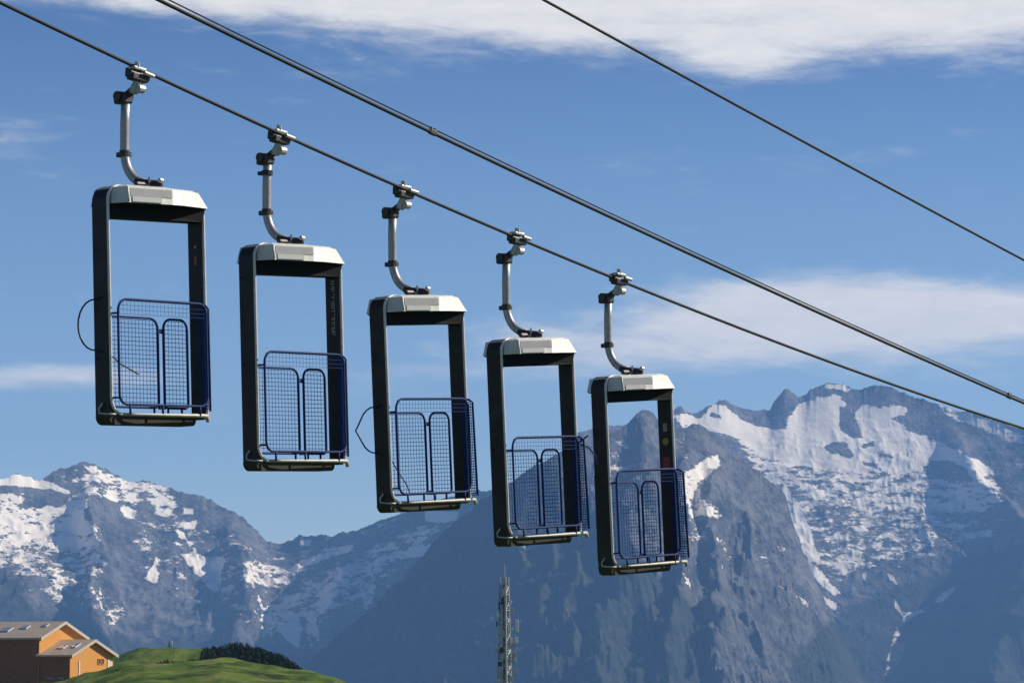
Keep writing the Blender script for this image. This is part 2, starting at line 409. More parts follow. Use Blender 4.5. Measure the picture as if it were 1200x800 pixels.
pixA = [(0, 0), (80, 38.5), (163, 80), (327, 158), (475, 222), (604, 280), (726, 330), (950, 413), (1200, 503)]
gx = [((Vector(g) - G0).dot(DIR), g[2]) for g in grips]
pfA = fit_cable(pixA, 0, gx)
cable('haul_cable', pfA, 0, 0.019, 'dark steel cable carrying the five gondola cars, lowest cable in the photo')
pixB = [(180, 0), (320, 63), (507, 154), (600, 200.5), (735, 263), (807, 300), (920, 348), (1000, 384), (1183, 465), (1200, 472)]
oB = 5.0
pfB = fit_cable(pixB, oB)
cable('track_cable', pfB, oB, 0.026, 'thick dark cable of the close pair running across the middle of the sky')
cable('signal_cable', pfB, oB + 0.02, 0.011, 'thin cable running just above the thick middle cable', lift=lambda s: 0.078 - 0.0008 * max(0, s))
for k, (X, Y) in enumerate(((507, 154), (1183, 464))):
    s, z = plane_pt(X, Y, oB); p = G0 + NRM * oB + DIR * s
    bm = bmesh.new(); 
    box(bm, (-0.07, -0.03, -0.03), (0.07, 0.03, 0.045), None, 0.012)
    tube(bm, [(-0.04, 0, 0.05), (-0.04, 0, 0.075)], 0.012, 6); tube(bm, [(0.04, 0, 0.05), (0.04, 0, 0.075)], 0.012, 6)
    o = link('cable_clamp', bm, M['gripd']); o.location = (p.x, p.y, np.polyval(pfB, s)); o.rotation_euler = (0, 0.17, TH)
    tag(o, ('small dark clamp on the paired cables, above the gap between second and third gondola', 'small dark clamp on the paired cables near the right edge, above the snowy ridge')[k], 'clamp', 'clamps joining the paired cables')
pixC = [(637.5, 0), (855, 120), (1020, 207.5), (1200, 305)]
pfC = fit_cable(pixC, 7.5)
cable('return_cable', pfC, 7.5, 0.024, 'single dark cable crossing the upper right corner of the sky')

# ------------------------------------------------------------------ value noise
_perm = rng.rand(512, 512)
def vnoise(x, y):
    xi = np.floor(x).astype(int); yi = np.floor(y).astype(int); fx = x - xi; fy = y - yi
    fx = fx * fx * fx * (fx * (fx * 6 - 15) + 10); fy = fy * fy * fy * (fy * (fy * 6 - 15) + 10)
    a = _perm[xi % 512, yi % 512]; b = _perm[(xi + 1) % 512, yi % 512]; c = _perm[xi % 512, (yi + 1) % 512]; d = _perm[(xi + 1) % 512, (yi + 1) % 512]
    return (a * (1 - fx) + b * fx) * (1 - fy) + (c * (1 - fx) + d * fx) * fy
def fbm(x, y, o=5, g=0.5):
    s = 0; a = 1; t = 0
    for k in range(o):
        s = s + a * vnoise(x * 2 ** k + 17.3 * k, y * 2 ** k + 9.1 * k); t += a; a *= g
    return s / t
def ridged(x, y, o=6, g=0.55):
    s = 0; a = 1; t = 0; w = 1
    for k in range(o):
        n = 1 - np.abs(2 * vnoise(x * 2.03 ** k + 31.7 * k, y * 2.03 ** k + 5.3 * k) - 1)
        n = n * n; s = s + a * n * w; w = np.clip(n * 1.6, 0, 1); t += a; a *= g
    return s / t
def poly_cov(px, py, poly, feather):
    poly = np.array(poly, float); n = len(poly)
    ins = np.zeros(px.shape, bool); dmin = np.full(px.shape, 1e9)
    for i in range(n):
        x0, y0 = poly[i]; x1, y1 = poly[(i + 1) % n]
        c = ((y0 > py) != (y1 > py)) & (px < (x1 - x0) * (py - y0) / (y1 - y0 + 1e-9) + x0); ins ^= c
        dx, dy = x1 - x0, y1 - y0
        t = np.clip(((px - x0) * dx + (py - y0) * dy) / (dx * dx + dy * dy + 1e-9), 0, 1)
        dmin = np.minimum(dmin, np.hypot(px - x0 - t * dx, py - y0 - t * dy))
    sd = np.where(ins, dmin, -dmin)
    return np.clip(0.5 + sd / (2 * feather), 0, 1)

# ------------------------------------------------------------------ mountain material: rock, forest, pasture and snow laid on by an attribute, some shade painted as snow gaps
def mountain_mat(name, rock=(0.18, 0.17, 0.165), rock2=(0.032, 0.037, 0.050), sc=1.0):
    m, N, L, b = new_mat(name)
    b.inputs['Roughness'].default_value = 0.85; b.inputs['Specular IOR Level'].default_value = 0.15
    g = N.new('ShaderNodeNewGeometry')
    at_ = N.new('ShaderNodeAttribute'); at_.attribute_name = 'cover'
    sep = N.new('ShaderNodeSeparateColor'); L.new(at_.outputs['Color'], sep.inputs['Color'])
    def noise(scale, det, rough, st=(1, 1, 1), rot=(0, 0, 0)):
        mp = N.new('ShaderNodeMapping'); mp.inputs['Scale'].default_value = st; mp.inputs['Rotation'].default_value = rot
        L.new(g.outputs['Position'], mp.inputs['Vector'])
        n = N.new('ShaderNodeTexNoise'); n.inputs['Scale'].default_value = scale; n.inputs['Detail'].default_value = det; n.inputs['Roughness'].default_value = rough
        L.new(mp.outputs['Vector'], n.inputs['Vector']); return n.outputs['Fac']
    def math_(op, a, bb, c=None):
        n = N.new('ShaderNodeMath'); n.operation = op
        for i, v in enumerate((a, bb, c)):
            if v is None: continue
            if isinstance(v, (int, float)): n.inputs[i].default_value = v
            else: L.new(v, n.inputs[i])
        return n.outputs[0]
    def mixc(f, a, c):
        n = N.new('ShaderNodeMix'); n.data_type = 'RGBA'; L.new(f, n.inputs['Factor'])
        for k, v in ((6, a), (7, c)):
            if isinstance(v, tuple): n.inputs[k].default_value = (*v, 1)
            else: L.new(v, n.inputs[k])
        return n.outputs[2]
    def ramp(f, lo, hi):
        n = N.new('ShaderNodeMapRange'); n.interpolation_type = 'SMOOTHSTEP'; L.new(f, n.inputs['Value'])
        n.inputs['From Min'].default_value = lo; n.inputs['From Max'].default_value = hi; return n.outputs['Result']
    n1 = noise(1 / (95 * sc), 10, 0.68, (1, 0.7, 1.2)); n2 = noise(1 / (40 * sc), 8, 0.65, (1, 0.6, 1.4))
    n6 = noise(1 / (14 * sc), 4, 0.7, (1, 0.5, 1.2))
    rf = math_('ADD', math_('MULTIPLY', n1, 0.45), math_('ADD', math_('MULTIPLY', n2, 0.30), math_('MULTIPLY', n6, 0.25)))
    rockc = mixc(ramp(rf, 0.40, 0.60), rock2, rock)
    # pasture and forest
    n3 = noise(1 / (180 * sc), 8, 0.65)
    past = mixc(ramp(rf, 0.42, 0.58), (0.052, 0.056, 0.032), (0.098, 0.088, 0.052))
    fw = ramp(math_('ADD', sep.outputs['Blue'], math_('MULTIPLY', math_('SUBTRACT', n1, 0.5), 1.6)), 0.30, 0.80)
    c1 = mixc(fw, rockc, past)
    fo = ramp(math_('ADD', sep.outputs['Green'], math_('MULTIPLY', math_('SUBTRACT', n3, 0.5), 1.6)), 0.30, 0.72)
    forest = mixc(ramp(rf, 0.40, 0.62), (0.014, 0.021, 0.018), (0.046, 0.052, 0.034))
    c2 = mixc(fo, c1, forest)
    # snow where coverage beats the noise
    n4 = noise(1 / (44 * sc), 10, 0.68, (0.75, 0.5, 1.9), (0, 0.30, 0)); n5 = noise(1 / (15 * sc), 6, 0.7, (0.8, 0.5, 1.7), (0, -0.25, 0))
    nn = math_('ADD', math_('MULTIPLY', n4, 0.65), math_('MULTIPLY', n5, 0.35))
    nn = math_('MULTIPLY', math_('SUBTRACT', nn, 0.37), 4.2)
    sn = ramp(math_('SUBTRACT', sep.outputs['Red'], nn), -0.10, 0.16)
    sn = math_('MULTIPLY', sn, ramp(sep.outputs['Red'], 0.02, 0.10))
    snowc = mixc(ramp(n3, 0.3, 0.7), (0.82, 0.74, 0.63), (0.93, 0.85, 0.73))
    c3 = mixc(sn, c2, snowc)
    L.new(c3, b.inputs['Base Color'])
    bp = N.new('ShaderNodeBump'); bp.inputs['Strength'].default_value = 0.9; bp.inputs['Distance'].default_value = 16 * sc
    hs = math_('SUBTRACT', 1.25, sn); L.new(math_('MULTIPLY', math_('ADD', n1, math_('MULTIPLY', n2, 0.5)), hs), bp.inputs['Height']); L.new(bp.outputs['Normal'], b.inputs['Normal'])
    return m
MT = mountain_mat('mountain_rock_and_snow')

def interp(pts, X):
    p = np.array(pts, float); return np.interp(X, p[:, 0], p[:, 1])
def sm_(t):
    t = np.clip(t, 0, 1); return t * t * (3 - 2 * t)
def mountain(name, crest, X0, X1, nx, nr, Rc, drop_run, bottom, amp, lam, seed, snow=(), forest=(), past=(), spurs=(), jag=3.0, prof=0.9, sub_exp=1.3, wr=(0.55, 0.6, 0.42, 0.20)):
    """a relief sheet: crest line at distance Rc(X), flank falling towards the valley, rear flank behind the crest"""
    X = np.linspace(X0, X1, nx)
    Yc = interp(crest, X)
    jn = (ridged(X / 26 + seed, X * 0 + seed, 6, 0.7) - 0.45) * jag * 1.5
    Yc = Yc - jn
    R0 = np.array([Rc(x) for x in X])
    zc = R0 * ratio_z(Yc)
    t = np.concatenate([-np.linspace(1, 0.04, 14) ** 1.3, np.linspace(0, 1, nr) ** sub_exp])
    Xg, T = np.meshgrid(X, t); ZC = np.broadcast_to(zc, Xg.shape); RC = np.broadcast_to(R0, Xg.shape)
    tt = np.abs(T)
    R = RC - T * drop_run
    x0 = (Xg - 600) / F * R
    dx_ = X[1] - X[0]
    def smooth(a, w):
        n = int(3 * w / dx_) + 1; kk = np.exp(-0.5 * (np.arange(-n, n + 1) * dx_ / w) ** 2); kk /= kk.sum()
        return np.convolve(np.pad(a, n, mode='edge'), kk, 'valid')
    s1, s2, s3 = smooth(zc, 7), smooth(zc, 26), smooth(zc, 75)
    ZC = s3 + (s2 - s3) * np.exp(-tt * 5) + (s1 - s2) * np.exp(-tt * 16) + (zc - s1) * np.exp(-tt * 70)
    Z = ZC - (ZC - bottom) * np.where(T >= 0, tt ** prof, np.minimum(1, tt * 1.0))
    # relief: spurs and gullies down the fall line, warped
    wx = x0 + 260 * (fbm(x0 / 900 + seed, R / 900, 4) - 0.5) * 2
    rib = ridged(wx / lam + seed * 3.1, R / (lam * 1.7) + seed, 6, 0.60)
    big = fbm(x0 / (lam * 2.4) + seed * 1.7, R / (lam * 3.5), 3) - 0.5
    cl = ridged(x0 / (lam * 0.45) + seed, R / (lam * 0.7) + 7 + seed, 5, 0.6) - 0.4
    k = np.clip(tt * 7, 0, 1) ** 0.8
    mid = ridged(wx / (lam * 0.22) + 3 * seed, (R + 1.5 * Z) / (lam * 0.30) + seed, 5, 0.62) - 0.4
    Z = Z + k * (amp * wr[0] * (rib - 0.45) + amp * wr[1] * big + amp * wr[2] * cl + amp * wr[3] * mid)
    for (line, rad, h) in spurs:       # named spurs: a raised line running down the flank
        px = Xg; XP = Xg + rad * 1.1 * (fbm(x0 / (lam * .8) + 3, R / (lam * .8), 4) - .5) * 2
        P = np.array(line, float); dm = np.full(Xg.shape, 1e9); side = np.zeros(Xg.shape)
        # line given as (X, t) pairs
        for i in range(len(P) - 1):
            ax, ay = P[i]; bx, by = P[i + 1]; sx = 1.0; sy = 300.0
            dx, dy = (bx - ax) * sx, (by - ay) * sy
            u = np.clip(((XP - ax) * sx * dx + (T - ay) * sy * dy) / (dx * dx + dy * dy), 0, 1)
            d = np.hypot((XP - ax) * sx - u * dx, (T - ay) * sy - u * dy); dm = np.minimum(dm, d)
        Z = Z + 0.6 * h * sm_(1 - dm / rad) * np.clip(tt * 8, 0, 1)
    # true bearings
    Xw = (Xg - 600) / F * (R * CP + Z * SP)
    PX, PY = to_px(Xw, R, Z)
    PX = PX + 3.5 * (fbm(Xw / 60, Z / 60, 4) - .5) * 2; PYn = PY + 3.5 * (fbm(Xw / 60 + 50, Z / 60, 4) - .5) * 2
    sn = np.zeros(PX.shape); fo = np.zeros(PX.shape); pa = np.zeros(PX.shape)
    for poly, c, f in snow:
        v = poly_cov(PX, PYn, poly, f)
        if c < 0: sn = sn * (1 - v * (-c))
        else: sn = np.maximum(sn, v * (c * 1.4 if c > 0.85 else c * 1.1))
    for poly, c, f in forest: fo = np.maximum(fo, poly_cov(PX, PYn, poly, f) * c)
    for poly, c, f in past: pa = np.maximum(pa, poly_cov(PX, PYn, poly, f) * c)
    nrw, ncl = Xg.shape
    co = np.stack([Xw, R, Z], -1).reshape(-1, 3)
    idx = np.arange(nrw * ncl).reshape(nrw, ncl)
    q = np.stack([idx[:-1, :-1], idx[1:, :-1], idx[1:, 1:], idx[:-1, 1:]], -1).reshape(-1, 4)
    me = bpy.data.meshes.new(name); me.vertices.add(len(co)); me.vertices.foreach_set('co', co.ravel().astype(np.float32))
    me.loops.add(q.size); me.loops.foreach_set('vertex_index', q.ravel().astype(np.int32))
    me.polygons.add(len(q)); me.polygons.foreach_set('loop_start', (np.arange(len(q)) * 4).astype(np.int32))
    me.polygons.foreach_set('use_smooth', np.ones(len(q), bool))
    me.update(); me.validate()
    ca = me.attributes.new('cover', 'FLOAT_COLOR', 'POINT')
    ca.data.foreach_set('color', np.stack([sn, fo, pa, np.ones_like(sn)], -1).reshape(-1).astype(np.float32))
    me.materials.append(MT)
    if me.polygons[0].normal.z < 0: me.flip_normals()
    o = bpy.data.objects.new(name, me); COL.objects.link(o); tag(o, kind='structure'); return o

# ---- left massif
crest1 = [(-1100, 1250), (-900, 980), (-650, 760), (-400, 640), (-250, 600), (-120, 575), (0, 559), (25, 556), (45, 562), (60, 551), (80, 545), (97, 541), (112, 545), (130, 553), (150, 561), (175, 560), (190, 567), (212, 573), (240, 581), (265, 594), (285, 607), (300, 622), (313, 636), (325, 637), (337, 632), (350, 627), (365, 624), (388, 627), (400, 624), (420, 617), (445, 607), (470, 598), (500, 590), (530, 583), (560, 574), (600, 568), (680, 560), (760, 600)]
snow_shade1 = [  # gap under the crest strip paints a shaded snow band as bare rock
    ([(-400, 640), (-200, 590), (0, 556), (25, 553), (45, 560), (60, 566), (80, 572), (82, 577), (50, 573), (20, 567), (0, 570), (-200, 600)], 1.0, 2),
    ([(-400, 660), (-100, 600), (0, 577), (28, 576), (28, 588), (24, 592), (45, 594), (70, 590), (78, 581), (95, 576), (105, 577), (104, 592), (98, 605), (116, 615), (118, 640), (90, 650), (40, 640), (0, 645), (-300, 690)], 0.80, 4),
    ([(-300, 640), (0, 635), (40, 632), (90, 640), (117, 635), (118, 648), (127, 660), (124, 672), (80, 680), (30, 678), (0, 670), (-300, 700)], 0.60, 4),
    ([(30, 680), (60, 672), (110, 668), (128, 690), (140, 702), (150, 712), (152, 725), (125, 735), (95, 715), (60, 705), (38, 695)], 0.46, 4),
    ([(96, 541), (112, 544), (135, 554), (155, 563), (178, 560), (200, 572), (210, 590), (196, 612), (180, 596), (165, 590), (158, 605), (146, 607), (135, 588), (120, 584), (105, 585), (97, 575)], 0.66, 4),
    ([(117, 582), (131, 580), (142, 592), (130, 588)], 1.0, 2), ([(140, 595), (160, 592), (152, 606), (143, 603)], .9, 3),
    ([(60, 551), (97, 543), (97, 570), (70, 566)], 0.28, 4),
    ([(185, 600), (215, 600), (235, 612), (225, 640), (205, 630)], .40, 5),
    ([(213, 613), (231, 610), (230, 620), (216, 621)], 1.0, 2), ([(215, 596), (228, 594), (226, 602), (216, 602)], .95, 2),
    ([(207, 622), (216, 624), (220, 633), (212, 632)], .95, 2), ([(190, 583), (202, 590), (203, 612), (194, 604)], .75, 3),
    ([(218, 634), (228, 637), (225, 642)], .95, 2), ([(226, 640), (234, 643), (230, 648)], .95, 2),
    ([(148, 632), (170, 628), (190, 640), (188, 650), (165, 648)], 0.52, 3),
    ([(215, 651), (235, 648), (248, 655), (262, 653), (258, 690), (250, 695), (238, 682), (222, 664)], 0.88, 2.5),
    ([(259, 690), (272, 684), (279, 690), (268, 694), (260, 701)], 0.85, 2),
    ([(183, 655), (188, 658), (183, 664), (188, 672), (182, 684), (171, 675), (178, 668)], 0.9, 2),
    ([(205, 674), (215, 677), (228, 687), (220, 687)], .8, 2), ([(195, 690), (212, 683), (210, 700), (200, 700)], .5, 3),
    ([(285, 657), (320, 657), (340, 666), (344, 690), (330, 690), (300, 686), (290, 692), (286, 680)], 0.72, 3),
    ([(335, 668), (350, 660), (372, 650), (378, 641), (415, 635), (414, 644), (385, 655), (352, 668), (340, 672)], 0.85, 2.5),
    ([(305, 718), (320, 705), (345, 697), (362, 688), (385, 672), (405, 667), (408, 680), (388, 698), (365, 708), (352, 722), (354, 745), (346, 757), (330, 742), (318, 750), (306, 750)], 0.70, 3),
    ([(323, 735), (340, 740), (354, 735), (352, 758), (340, 752)], .95, 2.5),
    ([(394, 692), (415, 690), (440, 674), (442, 700), (428, 720), (424, 700), (400, 706)], 0.75, 3),
    ([(365, 732), (373, 740), (373, 752), (366, 745)], 0.95, 2), ([(302, 693), (310, 710), (304, 708)], .9, 2),
    ([(418, 622), (445, 611), (472, 602), (462, 612), (430, 627)], 0.6, 3), ([(352, 634), (364, 632), (364, 640), (352, 640)], .95, 2),
    ([(498, 598), (537, 600), (532, 610), (512, 613), (502, 610)], 0.97, 2.5),
    ([(470, 650), (490, 637), (508, 634), (510, 643), (494, 652), (473, 655)], 0.85, 2.5),
    ([(430, 640), (460, 632), (480, 640), (450, 660)], .22, 5),
    ([(508, 664), (525, 653), (540, 648), (532, 664), (515, 673)], 0.35, 3),
    ([(120, 640), (180, 690), (240, 720), (300, 740), (300, 700), (200, 640)], 0.24, 8),
    ([(150, 590), (200, 590), (300, 632), (345, 655), (420, 635), (500, 605), (530, 630), (420, 720), (330, 745), (250, 710), (180, 680)], 0.37, 12),
    ([(345, 690), (430, 640), (490, 615), (530, 615), (480, 655), (400, 700), (360, 760)], 0.68, 8),
    ([(400, 655), (450, 632), (470, 640), (430, 668)], 0.62, 4),
]
forest1 = [([(-400, 700), (0, 690), (30, 705), (60, 725), (110, 745), (160, 745), (230, 735), (300, 752), (400, 765), (560, 700), (700, 700), (700, 1300), (-400, 1300)], 1.0, 12),
           ([(0, 680), (20, 680), (40, 720), (0, 720)], .8, 6)]
mountain('mountain_massif', crest1, -1050, 740, 1250, 300, lambda x: 9000 + 500 * math.sin(x / 170.), 3000, -900, 105, 330, 2.0, snow_shade1, forest1, jag=6.0,
         spurs=[([(104, 0.0), (112, 0.12), (122, 0.3), (150, 0.55)], 26, 150), ([(300, 0.0), (292, .2), (270, .45), (240, .7)], 30, 120), ([(420, 0), (400, .2), (365, .5)], 24, 110)])
# ---- right massif
crest3 = [(600, 520), (700, 500), (745, 494), (770, 489), (785, 481), (797, 473), (804, 480), (815, 482), (838, 471), (850, 469), (868, 476), (885, 479), (902, 479), (908, 466), (921, 452), (935, 463), (945, 461), (957, 451), (970, 446), (985, 447), (1000, 453), (1010, 456), (1025, 451), (1045, 454), (1065, 460), (1085, 469), (1100, 473), (1130, 481), (1160, 490), (1200, 500), (1300, 520), (1420, 500), (1600, 560), (1800, 700), (2000, 950), (2200, 1280)]
snow_shade3 = [
    ([(788, 486), (800, 483), (812, 484), (820, 489), (838, 474), (850, 474), (872, 488), (905, 500), (925, 487), (938, 474), (957, 464), (984, 466), (1002, 484), (1012, 476), (1032, 477), (1060, 476), (1062, 486), (1045, 490), (1060, 502), (1092, 516), (1130, 532), (1160, 546), (1163, 556), (1140, 562), (1110, 556), (1085, 548), (1050, 552), (1000, 556), (950, 548), (900, 540), (865, 520), (840, 506), (820, 500), (800, 500)], 0.97, 4),
    ([(860, 515), (950, 530), (1060, 530), (1140, 540), (1165, 560), (1180, 590), (1150, 600), (1085, 606), (1000, 600), (930, 596), (880, 550)], 0.68, 6),
    ([(915, 560), (935, 585), (950, 625), (965, 660), (950, 655), (935, 630), (920, 590)], 1.0, 3),
    ([(925, 585), (1000, 590), (1085, 596), (1140, 602), (1172, 625), (1130, 640), (1090, 655), (1040, 660), (1010, 668), (985, 690), (965, 675), (940, 640)], 0.56, 8),
    ([(852, 476), (868, 482), (885, 491), (905, 493), (922, 490), (921, 498), (905, 502), (885, 500), (868, 492)], -0.97, 2),
    ([(835, 482), (846, 486), (845, 492), (834, 488)], -0.9, 2),
    ([(983, 476), (994, 476), (1004, 490), (1013, 512), (1000, 514), (988, 506), (984, 490)], -0.95, 2.5),
    ([(966, 521), (978, 518), (992, 520), (1001, 532), (998, 538), (984, 535), (972, 530)], -0.9, 2.5),
    ([(1010, 520), (1025, 516), (1026, 524), (1012, 524)], -.8, 2), ([(1028, 528), (1048, 532), (1044, 538), (1030, 536)], -.7, 2.5),
    ([(1012, 538), (1030, 545), (1028, 550), (1010, 545)], -.7, 2),
    ([(1085, 540), (1110, 537), (1130, 548), (1138, 560), (1120, 565), (1100, 560), (1080, 552)], -0.75, 3),
    ([(1075, 500), (1100, 508), (1135, 522), (1170, 545), (1200, 560), (1200, 540), (1140, 505), (1090, 488)], -0.9, 3),  # bare patch paints the shadowed right flank into the snow cover
    ([(1098, 472), (1125, 479), (1160, 491), (1200, 508), (1200, 520), (1178, 514), (1150, 502), (1125, 495), (1104, 484)], 0.80, 2.5),
    ([(968, 448), (985, 449), (998, 456), (995, 460), (978, 458), (966, 455)], 0.8, 2),
    ([(946, 655), (958, 665), (972, 680), (986, 694), (978, 696), (960, 682), (948, 670)], 0.95, 2.5),
    ([(946, 684), (962, 694), (985, 710), (980, 714), (962, 703), (950, 692)], 0.95, 2),
    ([(935, 625), (945, 632), (960, 655), (950, 660), (938, 645)], 0.85, 3),
    ([(1095, 702), (1104, 692), (1120, 686), (1116, 695), (1100, 706)], 0.8, 2),
    ([(1040, 672), (1047, 674), (1050, 684), (1042, 680)], .95, 2), ([(1008, 670), (1015, 668), (1012, 682)], .9, 2),
    ([(1047, 700), (1058, 716), (1080, 712), (1086, 714), (1068, 724), (1062, 732), (1056, 722), (1048, 710)], 0.75, 2),
    ([(1052, 735), (1056, 745), (1046, 760), (1042, 775), (1038, 772), (1044, 752)], .7, 2), ([(1040, 778), (1046, 782), (1036, 792)], .8, 2),
    ([(1180, 530), (1200, 540), (1200, 560), (1190, 548)], .5, 3), ([(1165, 560), (1200, 580), (1200, 640), (1150, 600)], .14, 6),
    ([(1300, 530), (1600, 570), (1500, 640), (1300, 600)], .5, 10),
]
forest3 = [([(960, 740), (985, 720), (1020, 700), (1080, 670), (1130, 660), (1170, 640), (1300, 640), (1600, 680), (1600, 1300), (900, 1300)], 1.0, 14)]
past3 = [([(1112, 710), (1140, 705), (1175, 690), (1200, 640), (1200, 690), (1170, 720), (1150, 750), (1140, 800), (1120, 800), (1125, 750)], .75, 8)]
forest3b = forest3
mountain('mountain_peak', crest3, 660, 2180, 1400, 420, lambda x: 10400 + 400 * math.sin(x / 150. + 1), 3400, -1100, 75, 380, 5.0, snow_shade3, forest3, past3, jag=5.0, wr=(0.35, 0.4, 0.30, 0.16),
         spurs=[([(1100, 0), (1150, .12), (1200, .2)], 20, 120), ([(1300, .1), (1180, .4), (1120, .7)], 60, 260)])
# ---- middle mountain in front
crest2 = [(180, 1000), (280, 860), (355, 780), (380, 757), (405, 737), (430, 717), (455, 692), (480, 667), (500, 645), (520, 622), (540, 603), (560, 590), (580, 576), (601, 561), (625, 545), (652, 531), (672, 522), (691, 515), (708, 506), (727, 503), (738, 494), (746, 482), (754, 478), (762, 482), (770, 492), (780, 500), (793, 500), (803, 498), (812, 493), (820, 496), (833, 506), (846, 519), (857, 529), (873, 541), (890, 553), (905, 564), (915, 573), (922, 585), (926, 600), (932, 618), (940, 640), (952, 670), (966, 700), (985, 740), (1010, 790), (1060, 880), (1150, 1050)]
snow2 = [
    ([(826, 590), (845, 600), (860, 622), (850, 622), (836, 608)], .5, 3), ([(866, 600), (900, 640), (925, 690), (905, 680), (876, 640)], .34, 6), ([(770, 510), (795, 505), (812, 530), (790, 545), (775, 540)], .42, 5),
    ([(700, 530), (730, 512), (742, 520), (715, 560)], .40, 5), ([(925, 690), (950, 710), (945, 716), (922, 700)], .5, 3), ([(604, 640), (640, 632), (640, 640), (606, 648)], .45, 3), ([(640, 560), (690, 540), (700, 600), (660, 610)], .30, 8),
    ([(798, 566), (802, 552), (812, 543), (826, 536), (843, 531), (846, 543), (838, 552), (828, 562), (818, 570), (824, 582), (836, 590), (840, 598), (832, 606), (822, 602), (812, 606), (802, 600), (796, 585)], 0.84, 3.5),
    ([(795, 668), (800, 672), (813, 688), (808, 686)], 0.95, 1.5), ([(786, 500), (800, 503), (806, 512), (802, 518), (790, 508)], .6, 3),
    ([(840, 630), (850, 632), (858, 640), (850, 640)], .7, 2), ([(828, 588), (850, 600), (846, 606)], .5, 3),
    ([(845, 656), (852, 668), (846, 664)], .8, 2), ([(912, 640), (922, 643), (920, 647), (912, 645)], .8, 2),
    ([(722, 540), (745, 530), (752, 560), (730, 570)], .45, 6), ([(800, 600), (860, 640), (900, 690), (860, 660), (810, 640)], .36, 10),
]
forest2 = [([(100, 1100), (280, 860), (380, 745), (480, 650), (560, 575), (601, 548), (655, 545), (690, 600), (740, 650), (790, 680), (820, 720), (840, 800), (860, 1100)], 1.0, 14),
           ([(900, 1100), (930, 760), (955, 735), (1000, 720), (1200, 900), (1200, 1100)], .9, 12)]
past2 = [([(800, 640), (850, 660), (900, 680), (950, 700), (940, 760), (900, 1000), (840, 1000), (800, 740), (770, 690)], 0.42, 16),
         ([(740, 540), (765, 545), (775, 590), (745, 590)], .3, 8)]
mountain('mountain_ridge', crest2, 200, 1120, 820, 340, lambda x: 7400 + 200 * math.sin(x / 120.), 2300, -800, 130, 260, 9.0, snow2, forest2, past2, jag=6.5, wr=(0.75, 0.7, 0.40, 0.22),
         spurs=[([(754, 0.0), (745, .15), (715, .4), (690, .8)], 30, 90), ([(850, .02), (838, .2), (850, .4), (880, .7)], 22, 110), ([(812, .0), (806, .15), (790, .35)], 18, 90)])

# valley sheet
bm = bmesh.new(); vs = [bm.verts.new(p) for p in ((-60000, -60000, -1120), (60000, -60000, -1120), (60000, 60000, -1120), (-60000, 60000, -1120))]; bm.faces.new(vs)
M['valley'] = mat('valley_meadow_and_forest', (0.06, 0.075, 0.03), 0.9, 0, 0.4, 0.004, col2=(0.02, 0.03, 0.016))
tag(link('valley_ground', bm, M['valley']), kind='structure')

# ------------------------------------------------------------------ grass hills near the camera
def grass_mat():
    m, N, L, b = new_mat('alpine_grass'); b.inputs['Roughness'].default_value = 0.9; b.inputs['Specular IOR Level'].default_value = 0.1
    g = N.new('ShaderNodeNewGeometry')
    def nz(s, d, st=(1, 1, 1)):
        mp = N.new('ShaderNodeMapping'); mp.inputs['Scale'].default_value = st; L.new(g.outputs['Position'], mp.inputs['Vector'])
        n = N.new('ShaderNodeTexNoise'); n.inputs['Scale'].default_value = s; n.inputs['Detail'].default_value = d; n.inputs['Roughness'].default_value = .65; L.new(mp.outputs['Vector'], n.inputs['Vector']); return n.outputs['Fac']
    r = N.new('ShaderNodeValToRGB'); e = r.color_ramp.elements; e[0].position = .34; e[0].color = (0.022, 0.034, 0.008, 1); e[1].position = .68; e[1].color = (0.22, 0.19, 0.070, 1)
    k = e.new(.48); k.color = (0.068, 0.120, 0.015, 1); k = e.new(.57); k.color = (0.125, 0.170, 0.026, 1)
    n1 = nz(0.22, 12, (1, .22, 1)); L.new(n1, r.inputs['Fac'])
    r2 = N.new('ShaderNodeValToRGB'); r2.color_ramp.elements[0].position = .62; r2.color_ramp.elements[1].position = .72; L.new(nz(0.35, 5, (1, .3, 1)), r2.inputs['Fac'])
    mx = N.new('ShaderNodeMix'); mx.data_type = 'RGBA'; L.new(r2.outputs['Color'], mx.inputs['Factor']); L.new(r.outputs['Color'], mx.inputs[6]); mx.inputs[7].default_value = (0.22, 0.17, 0.09, 1)
    L.new(mx.outputs[2], b.inputs['Base Color'])
    bp = N.new('ShaderNodeBump'); bp.inputs['Strength'].default_value = .9; bp.inputs['Distance'].default_value = .5; L.new(nz(1.2, 6), bp.inputs['Height']); L.new(bp.outputs['Normal'], b.inputs['Normal'])
    return m
M['grass'] = grass_mat()
nearY = [(-2000, 800), (-300, 800), (0, 806), (60, 801), (80, 797), (105, 790), (130, 783), (150, 778), (175, 776), (205, 776), (235, 773.5), (262, 771.5), (290, 775), (320, 779), (350, 782), (370, 784), (392, 790), (412, 799), (440, 815), (520, 850), (700, 880), (1200, 900), (2500, 1000)]
farY = [(-2000, 810), (-100, 800), (60, 790), (120, 772), (145, 766), (165, 760), (190, 757.5), (215, 757), (250, 757), (275, 760), (300, 766), (330, 773), (360, 786), (400, 805), (600, 900), (1200, 1000), (2500, 1000)]
Rs = np.concatenate([np.linspace(0.5, 60, 20), np.linspace(70, 340, 28), np.linspace(346, 560, 60), np.linspace(570, 820, 50), np.linspace(840, 1500, 30)])
Xs = np.concatenate([np.linspace(-9000, -420, 50), np.linspace(-400, 700, 280), np.linspace(720, 10000, 60)])
Xg, Rg = np.meshgrid(Xs, Rs)
n_z = np.array([ratio_z(y) for y in interp(nearY, Xs)]) * 400; f_z = np.array([ratio_z(y) for y in interp(farY, Xs)]) * 700
